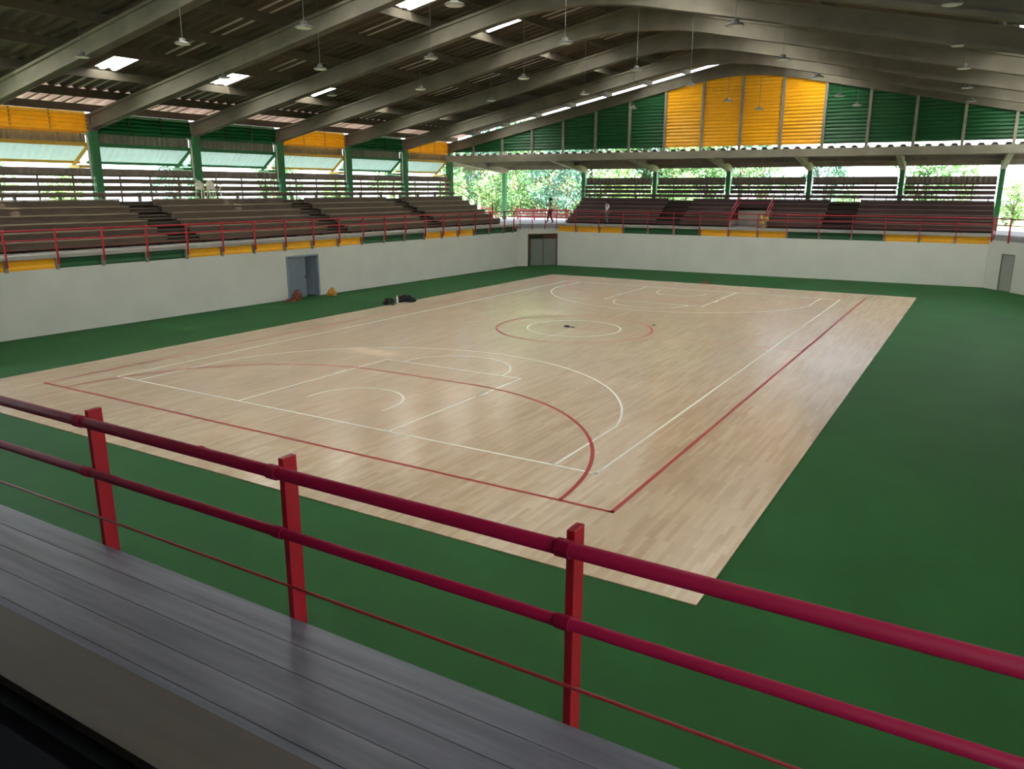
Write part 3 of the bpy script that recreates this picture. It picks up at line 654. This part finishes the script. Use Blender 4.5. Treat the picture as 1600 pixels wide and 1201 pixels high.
# ------------------------------------------------------------------ people (small, on the far walkways)
def skin(name, verts, edges, radii, m, parent, loc, rot, levels=1):
    me = bpy.data.meshes.new(name); me.from_pydata([tuple(v) for v in verts], edges, []); o = bpy.data.objects.new(name, me); C.objects.link(o)
    o.modifiers.new('skin', 'SKIN'); me.materials.append(M[m])
    sv = me.skin_vertices[0].data
    for i, r in enumerate(radii): sv[i].radius = r if isinstance(r, tuple) else (r, r); sv[i].use_root = (i == 0)
    sub = o.modifiers.new('smooth', 'SUBSURF'); sub.levels = levels; sub.render_levels = levels
    if parent is not None: o.parent = parent
    else: o.location = loc; o.rotation_euler = (0, 0, rot)
    return o
def person(name, loc, rot, h, label, shirt, trousers, pose):
    root = thing(name, loc, label, 'person'); root.rotation_euler = (0, 0, rot); root.scale = (h / 1.72,) * 3
    J = dict(pel=(0, 0, .93), wai=(0, .0, 1.08), che=(0, .01, 1.28), nec=(0, .0, 1.46), hd0=(0, -.02, 1.54), hd1=(0, -.025, 1.66),
             shl=(-.17, 0, 1.40), shr=(.17, 0, 1.40), ell=(-.24, .02, 1.13), elr=(.24, .02, 1.13), wrl=(-.25, -.08, .88), wrr=(.25, -.08, .88),
             hal=(-.25, -.11, .79), har=(.25, -.11, .79), hpl=(-.09, 0, .9), hpr=(.09, 0, .9), knl=(-.1, -.03, .49), knr=(.1, -.03, .49), anl=(-.1, .02, .09), anr=(.1, .02, .09), tol=(-.1, -.15, .035), tor=(.1, -.15, .035))
    J.update(pose)
    names = list(J); ix = {n: i for i, n in enumerate(names)}
    E = [('pel', 'wai'), ('wai', 'che'), ('che', 'nec'), ('nec', 'hd0'), ('hd0', 'hd1'), ('che', 'shl'), ('che', 'shr'), ('shl', 'ell'), ('shr', 'elr'), ('ell', 'wrl'), ('elr', 'wrr'), ('wrl', 'hal'), ('wrr', 'har'),
         ('pel', 'hpl'), ('pel', 'hpr'), ('hpl', 'knl'), ('hpr', 'knr'), ('knl', 'anl'), ('knr', 'anr'), ('anl', 'tol'), ('anr', 'tor')]
    R = dict(pel=(.14, .1), wai=(.12, .09), che=(.15, .1), nec=.055, hd0=.075, hd1=.095, shl=.06, shr=.06, ell=.045, elr=.045, wrl=.03, wrr=.03, hal=.035, har=.035, hpl=.085, hpr=.085, knl=.06, knr=.06, anl=.04, anr=.04, tol=.035, tor=.035)
    skin('body', [J[n] for n in names], [(ix[a], ix[b]) for a, b in E], [R[n] for n in names], 'skin', root, None, 0)
    def sub(nm, ns, es, grow, m):
        k = {n: i for i, n in enumerate(ns)}
        rr = [tuple(x + grow for x in R[n]) if isinstance(R[n], tuple) else R[n] + grow for n in ns]
        return skin(nm, [J[n] for n in ns], [(k[a], k[b]) for a, b in es], rr, m, root, None, 0)
    sub('shirt', ['wai', 'che', 'shl', 'shr', 'ell', 'elr', 'pel'], [('pel', 'wai'), ('wai', 'che'), ('che', 'shl'), ('che', 'shr'), ('shl', 'ell'), ('shr', 'elr')], .018, shirt)
    sub('trousers', ['pel', 'hpl', 'hpr', 'knl', 'knr', 'anl', 'anr'], [('pel', 'hpl'), ('pel', 'hpr'), ('hpl', 'knl'), ('hpr', 'knr'), ('knl', 'anl'), ('knr', 'anr')], .016, trousers)
    sub('shoes', ['anl', 'tol'], [('anl', 'tol')], .014, 'shoe'); sub('shoes', ['anr', 'tor'], [('anr', 'tor')], .014, 'shoe')
    hx, hy, hz = J['hd1']
    MB().lathe([(.02, .13), (.07, .115), (.105, .07), (.115, .01), (.11, -.05), (.05, -.06)], (hx, hy + .03, hz + .0), 14).build('hair', 'hair', None, smooth=True).parent = root
    f = MB()
    for sx in (-1, 1): f.lathe([(.006, -.012), (.014, 0), (.006, .012)], (hx + sx * .035, hy - .092, hz - .005), 6)
    f.build('eyes', 'hair', None).parent = root
    MB().poly([(hx - .015, hy - .09, hz - .05), (hx + .015, hy - .09, hz - .05), (hx, hy - .125, hz - .045), (hx, hy - .09, hz)], [(0, 1, 2), (0, 2, 3), (2, 1, 3), (0, 3, 1)]).build('nose', 'skin', None).parent = root
    # five-fingered hands
    for s, wr, ha in ((-1, 'wrl', 'hal'), (1, 'wrr', 'har')):
        w0, h0 = Vector(J[wr]), Vector(J[ha]); d = (h0 - w0).normalized(); sd_ = d.cross(Vector((1, 0, 0)))
        sd_ = sd_.normalized() if sd_.length > .1 else Vector((0, 1, 0))
        fm = MB()
        for q in range(4):
            b0 = h0 + sd_ * (q - 1.5) * .018 + d * .02; l = (.07, .08, .075, .06)[q]; fm.tube([b0, b0 + d * l * .5, b0 + d * l + Vector((-s * .015, 0, 0))], [.009, .008, .006], 6)
        b0 = h0 + sd_ * .035 - d * .01; fm.tube([b0, b0 + sd_ * .025 + d * .025, b0 + sd_ * .03 + d * .05], [.011, .01, .007], 6)
        fm.build('fingers', 'skin', None).parent = root
    return root
P1 = Vector((-13.55, 23.12, DECK))
person('person', P1, math.radians(-58), 1.68, 'person in pale pink shirt and maroon trousers walking on the corner deck, hand raised', 'pink_shirt', 'maroon',
       dict(elr=(.2, -.2, 1.2), wrr=(.1, -.3, 1.42), har=(.07, -.29, 1.5), knl=(-.1, -.14, .5), anl=(-.1, -.2, .09), tol=(-.1, -.37, .035), knr=(.1, .02, .49), anr=(.1, .22, .1), tor=(.1, .06, .035)))
P2 = Vector((-9.35, 23.55, DECK)); 
person('person', P2, math.radians(-40), 1.6, 'person in a white shirt and grey trousers standing by the far stand railing', 'white_shirt', 'grey_cloth', {})

# ------------------------------------------------------------------ plastic chairs on the left stand
def pchair(loc, rot, label, grp):
    root = thing('plastic_chair', loc, label, 'chair', grp); root.rotation_euler = (0, 0, rot)
    def bd(mb, nm): o = mb.build(nm, 'chair', None); o.parent = root; return o
    bd(MB().box(W, -.23, .23, -.22, .22, .42, .45), 'seat')
    bk = MB()
    n = 8
    prof = [(-.24 + .48 * i / n, .45 + .42 * math.sin(PI * (.18 + .64 * i / n))) for i in range(n + 1)]
    bk.prism([(-.24, .45)] + prof + [(.24, .45)], lambda w2, x, z: Vector((x, .2 + (z - .45) * .22 + w2, z)), 0, .025); bd(bk, 'backrest')
    for sx in (-1, 1):
        for sy in (-1, 1): bd(MB().bar((sx * .21, sy * .2, .43), (sx * .25, sy * .24, -.11 if sy > 0 else 0), .045, .035), 'leg')
        bd(MB().bar((sx * .25, -.2, .66), (sx * .25, .24, .68), .05, .03).bar((sx * .24, -.2, .44), (sx * .25, -.2, .66), .035, .04), 'armrest')
    return root
zc = ZROW[5]
pchair(L(12.1, 1.13 + .65 * 5 + .37, zc + .402), math.radians(88), 'white plastic armchair standing on the left stand below a green column', 'white plastic chairs')
pchair(L(12.74, 1.13 + .65 * 5 + .37, zc + .402), math.radians(88), 'white plastic armchair facing the court, further from the first steps', 'white plastic chairs')

# ------------------------------------------------------------------ small objects on the floor
def lump(c, rx, ry, h, m, name, label, cat, seed, n=12):
    r = random.Random(seed); mb = MB(); pr = [(1.0, 0), (1.06, .22), (.95, .45), (.8, .66), (.55, .84), (.25, .95)]; k = []
    for a, z in pr:
        for j in range(n):
            q = 1 + r.uniform(-.3, .3); th = 2 * PI * j / n
            mb.v.append(Vector((c[0] + rx * a * q * math.cos(th), c[1] + ry * a * q * math.sin(th), c[2] + h * min(1.05, z * (1 + r.uniform(-.4, .35) * (z > 0))))))
    for i in range(len(pr) - 1):
        for j in range(n): mb.f.append((i * n + j, i * n + (j + 1) % n, (i + 1) * n + (j + 1) % n, (i + 1) * n + j))
    mb.f.append(tuple(range(n))[::-1]); e = (len(pr) - 1) * n; mb.f.append(tuple(e + j for j in range(n)))
    return mb, tag(mb.build(name, m, None, c, smooth=False), label, cat)
lump((-14.95, .05, 0), .22, .2, .5, 'red_cloth', 'cloth_bundle', 'red brown bundle of cloth on the floor left of the blue grey door', 'bundle', 1)
lump((-14.85, -.5, 0), .28, .14, .12, 'red_cloth', 'rag', 'flat reddish rag on the floor beside the cloth bundle', 'rag', 4)
lump((-14.75, 2.2, 0), .25, .2, .38, 'yellow_bag', 'yellow_sack', 'yellow bag on the floor right of the blue grey door', 'bag', 2)
lump((-10.15, 1.15, 0), .3, .22, .3, 'black', 'tool_bag', 'smaller black bag at the left edge of the court', 'bag', 5)
lump((-10.15, 2.35, 0), .5, .26, .32, 'black', 'sports_bag', 'larger black bag at the left edge of the court', 'bag', 6)
bt = thing('bottle', (-10.1, 1.68, 0), 'white bottle standing between the two black bags', 'bottle')
MB().lathe([(.05, 0), (.055, .02), (.055, .26), (.03, .32), (.022, .34)], (-10.1, 1.68, 0), 14).build('body', 'white', bt, smooth=True); MB().lathe([(.026, .34), (.026, .38)], (-10.1, 1.68, 0), 12).build('cap', 'white', bt)
bx = tag(MB().box(W, -.32, .0, 16.93, 17.13, .02, .17).box(W, -.30, -.02, 16.95, 17.11, .17, .18).build('cardboard_box', 'box', None, (-.16, 17.0, .02), bevel=.01), 'small brown box on the far edge of the court', 'box')
lump((-.35, .12, .0225), .12, .07, .06, 'black', 'roll_of_tape', 'small dark object lying near the middle of the centre circle', 'tool', 9)
lump((-.1, .1, .0225), .1, .06, .03, 'dark_metal', 'scraper', 'flat dark tool beside the dark object in the centre circle', 'tool', 10)
lump((2.44, 2.2, .0225), .08, .05, .03, 'black', 'rag', 'tiny dark scrap beside the red centre circle', 'scrap', 11)
lump((.02, -17.0, .02), .14, .09, .09, 'red_line', 'red_cloth', 'small red cloth on the near edge of the court behind the top rail', 'cloth', 12)

# ------------------------------------------------------------------ outside: ground and trees
gr = MB(); X0, X1, Y0, Y1 = -24.5, 24.5, -32, 30.2
for a, b, c, d in ((-140, X0, -60, 160), (X1, 140, -60, 160), (X0, X1, Y1, 160), (X0, X1, -60, Y0)): gr.box(W, a, b, c, d, -.2, 2.58)
struct(gr.build('ground', 'ground'), 'grassy open ground outside the hall', 'ground')
def tree_mesh(seed, kind):
    r = random.Random(seed); lv = MB()
    H = {'tree': 6.5, 'bush': 3.6}[kind]; cl_ = []
    for i in range(26 if kind == 'tree' else 18):
        a = r.uniform(0, 2 * PI); zz = r.uniform(.25 if kind == 'tree' else .08, 1.0); rad = (math.sin(PI * min(.97, zz * .9 + .08)) * .36 + .04) * H * r.uniform(.3, 1)
        cl_.append((Vector((rad * math.cos(a), rad * math.sin(a), zz * H)), r.uniform(.5, .95)))
    for c, rr in cl_:
        for j in range(85):
            d = Vector((r.gauss(0, 1), r.gauss(0, 1), r.gauss(0, .8))).normalized() * rr * r.uniform(.55, 1.05)
            p = c + d; sz = r.uniform(.1, .2); u = Vector((r.gauss(0, 1), r.gauss(0, 1), r.gauss(0, 1))).normalized(); v = u.cross(Vector((r.gauss(0, 1), r.gauss(0, 1), r.gauss(0, 1)))).normalized()
            lv.poly([p - u * sz, p + v * sz * .5, p + u * sz, p - v * sz * .5], [(0, 1, 2, 3)])
    tr = MB().tube([(0, 0, -.3), (.05, .03, H * .3), (-.05, .05, H * .75)], [.16, .12, .05] if kind == 'tree' else [.07, .05, .03], 8)
    for i in range(4):
        a = i * PI / 2 + r.uniform(0, .8); tr.tube([(0, 0, H * .3), (math.cos(a) * .8, math.sin(a) * .8, H * .55)], [.07, .03], 6)
    return lv, tr
protos = []
for i, (k, lm) in enumerate((('tree', 0), ('tree', 2), ('bush', 1), ('bush', 3), ('tree', 1))):
    lv, tr = tree_mesh(20 + i, k); a = lv.build('foliage', LEAF[lm]); b = tr.build('trunk', 'bark'); protos.append((k, a.data, b.data)); bpy.data.objects.remove(a); bpy.data.objects.remove(b)
rt = random.Random(11); cnt = [0]
def plant(x, y, pi, sc, where):
    k, fo, tk = protos[pi]; desc = ['dense green tree', 'dark blue green tree', 'pale green bush', 'yellow green bush', 'light green tree'][pi]
    root = thing(k, (x, y, 2.58), '%s %s' % (desc, where), k, 'trees and bushes outside'); root.rotation_euler = (0, 0, rt.uniform(0, 6)); root.scale = (sc, sc, sc * rt.uniform(.9, 1.1))
    for nm, me in (('foliage', fo), ('trunk', tk)):
        o = bpy.data.objects.new(nm, me); C.objects.link(o); o.parent = root
for i, (x, y, pi, sc) in enumerate([(-27, 30, 2, 1.0), (-25, 34, 3, 1.15), (-22.5, 33, 0, .85), (-20, 36, 1, 1.0), (-17.5, 33.5, 1, .8), (-15.5, 37, 2, 1.2), (-13, 34, 3, 1.1), (-24, 41, 4, 1.2), (-17, 43, 0, 1.3), (-11, 41, 4, 1.0), (-30, 36, 0, 1.1), (-9, 37, 2, 1.1), (-33, 44, 1, 1.3)]):
    plant(x, y, pi, sc, 'beyond the far left corner deck, %s from the left' % ORD[sorted([-27, -25, -22.5, -20, -17.5, -15.5, -13, -24, -17, -11, -30, -9, -33]).index(x)])
for i in range(10):
    plant(-8 + i * 3.9 + rt.uniform(-.8, .8), 42 + rt.uniform(-3, 6), (0, 4, 1, 2, 0, 4, 3, 1, 4, 0)[i], rt.uniform(.75, 1.0), 'seen above the far stand, %s from the left' % ORD[i])
for i in range(9):
    plant(-33 + rt.uniform(-4, 2), -14 + i * 5.2, (0, 2, 4, 3, 1, 2, 0, 3, 4)[i], rt.uniform(.7, 1.0), 'behind the left stand, %s from the near end' % ORD[i])
for i, (x, y, pi, sc) in enumerate([(17, 34, 2, 1.0), (20, 37, 3, 1.1), (24, 41, 4, .9)]): plant(x, y, pi, sc, 'beyond the far right corner, %s from the left' % ORD[i])
hx = [-36, -33.5, -31, -28.6, -26.2, -23.9, -21.5, -19, -16.6, -14.2, -11.8, -9.4, -7]
for i, x in enumerate(hx): plant(x, 47.5 + rt.uniform(-1.5, 1.5), (0, 1, 0, 4, 1, 0, 1, 4, 0, 1, 0, 4, 1)[i], rt.uniform(1.3, 1.6), 'of the far left back row, %s from the left' % ORD[i])
for i, x in enumerate((-27.5, -25.6, -23.8, -22, -20.2, -18.4, -16.6, -14.8, -13, -11.2, -9.4)): plant(x, 38.6 + rt.uniform(-.6, .6), (2, 3)[i % 2], rt.uniform(.75, .95), 'of the low hedge behind the red fence, %s from the left' % ORD[i])
# near gable and lean-to over the camera's side
struct(MB().box(lambda t, w2, z: F(-13.6 + w2, t, z), -.5, 2 * TR + .5, 0, .1, 7.7, 8.4).build('wall_gable_near', 'green'), 'green gable wall behind the viewer', 'wall')
m = MB(); corr(m, lambda u, v, h: N(u, v, 7.7 - v * .12 + h), -23, 24, 2.0, 9, .62, .1); struct(m.build('roof_near', 'roof_side', solid=.012), 'corrugated lean-to roof over the near stand', 'roof')

m = MB()
for k in range(0, 9):
    a, b = S[k] + .2, S[k + 1] - .2
    m.box(lambda q, w2, z: F(q, 2 * TR + w2, z), a, b, .1, .2, 2.6, 5.35).box(lambda q, w2, z: F(q, 2 * TR + w2, z), a, b, .3, .4, 5.75, 8.5)
struct(m.build('light_block_right', 'roof_side'), 'unseen sheets added between the right columns to cut light', 'wall')  # out-of-view panels added to cut light from the right
struct(MB().box(N, -18, 24, 5.2, 5.3, 2.6, 6.6).build('light_block_near', 'roof_side'), 'unseen sheet wall added behind the near stand to cut light', 'wall')  # out-of-view wall added to block light behind the camera
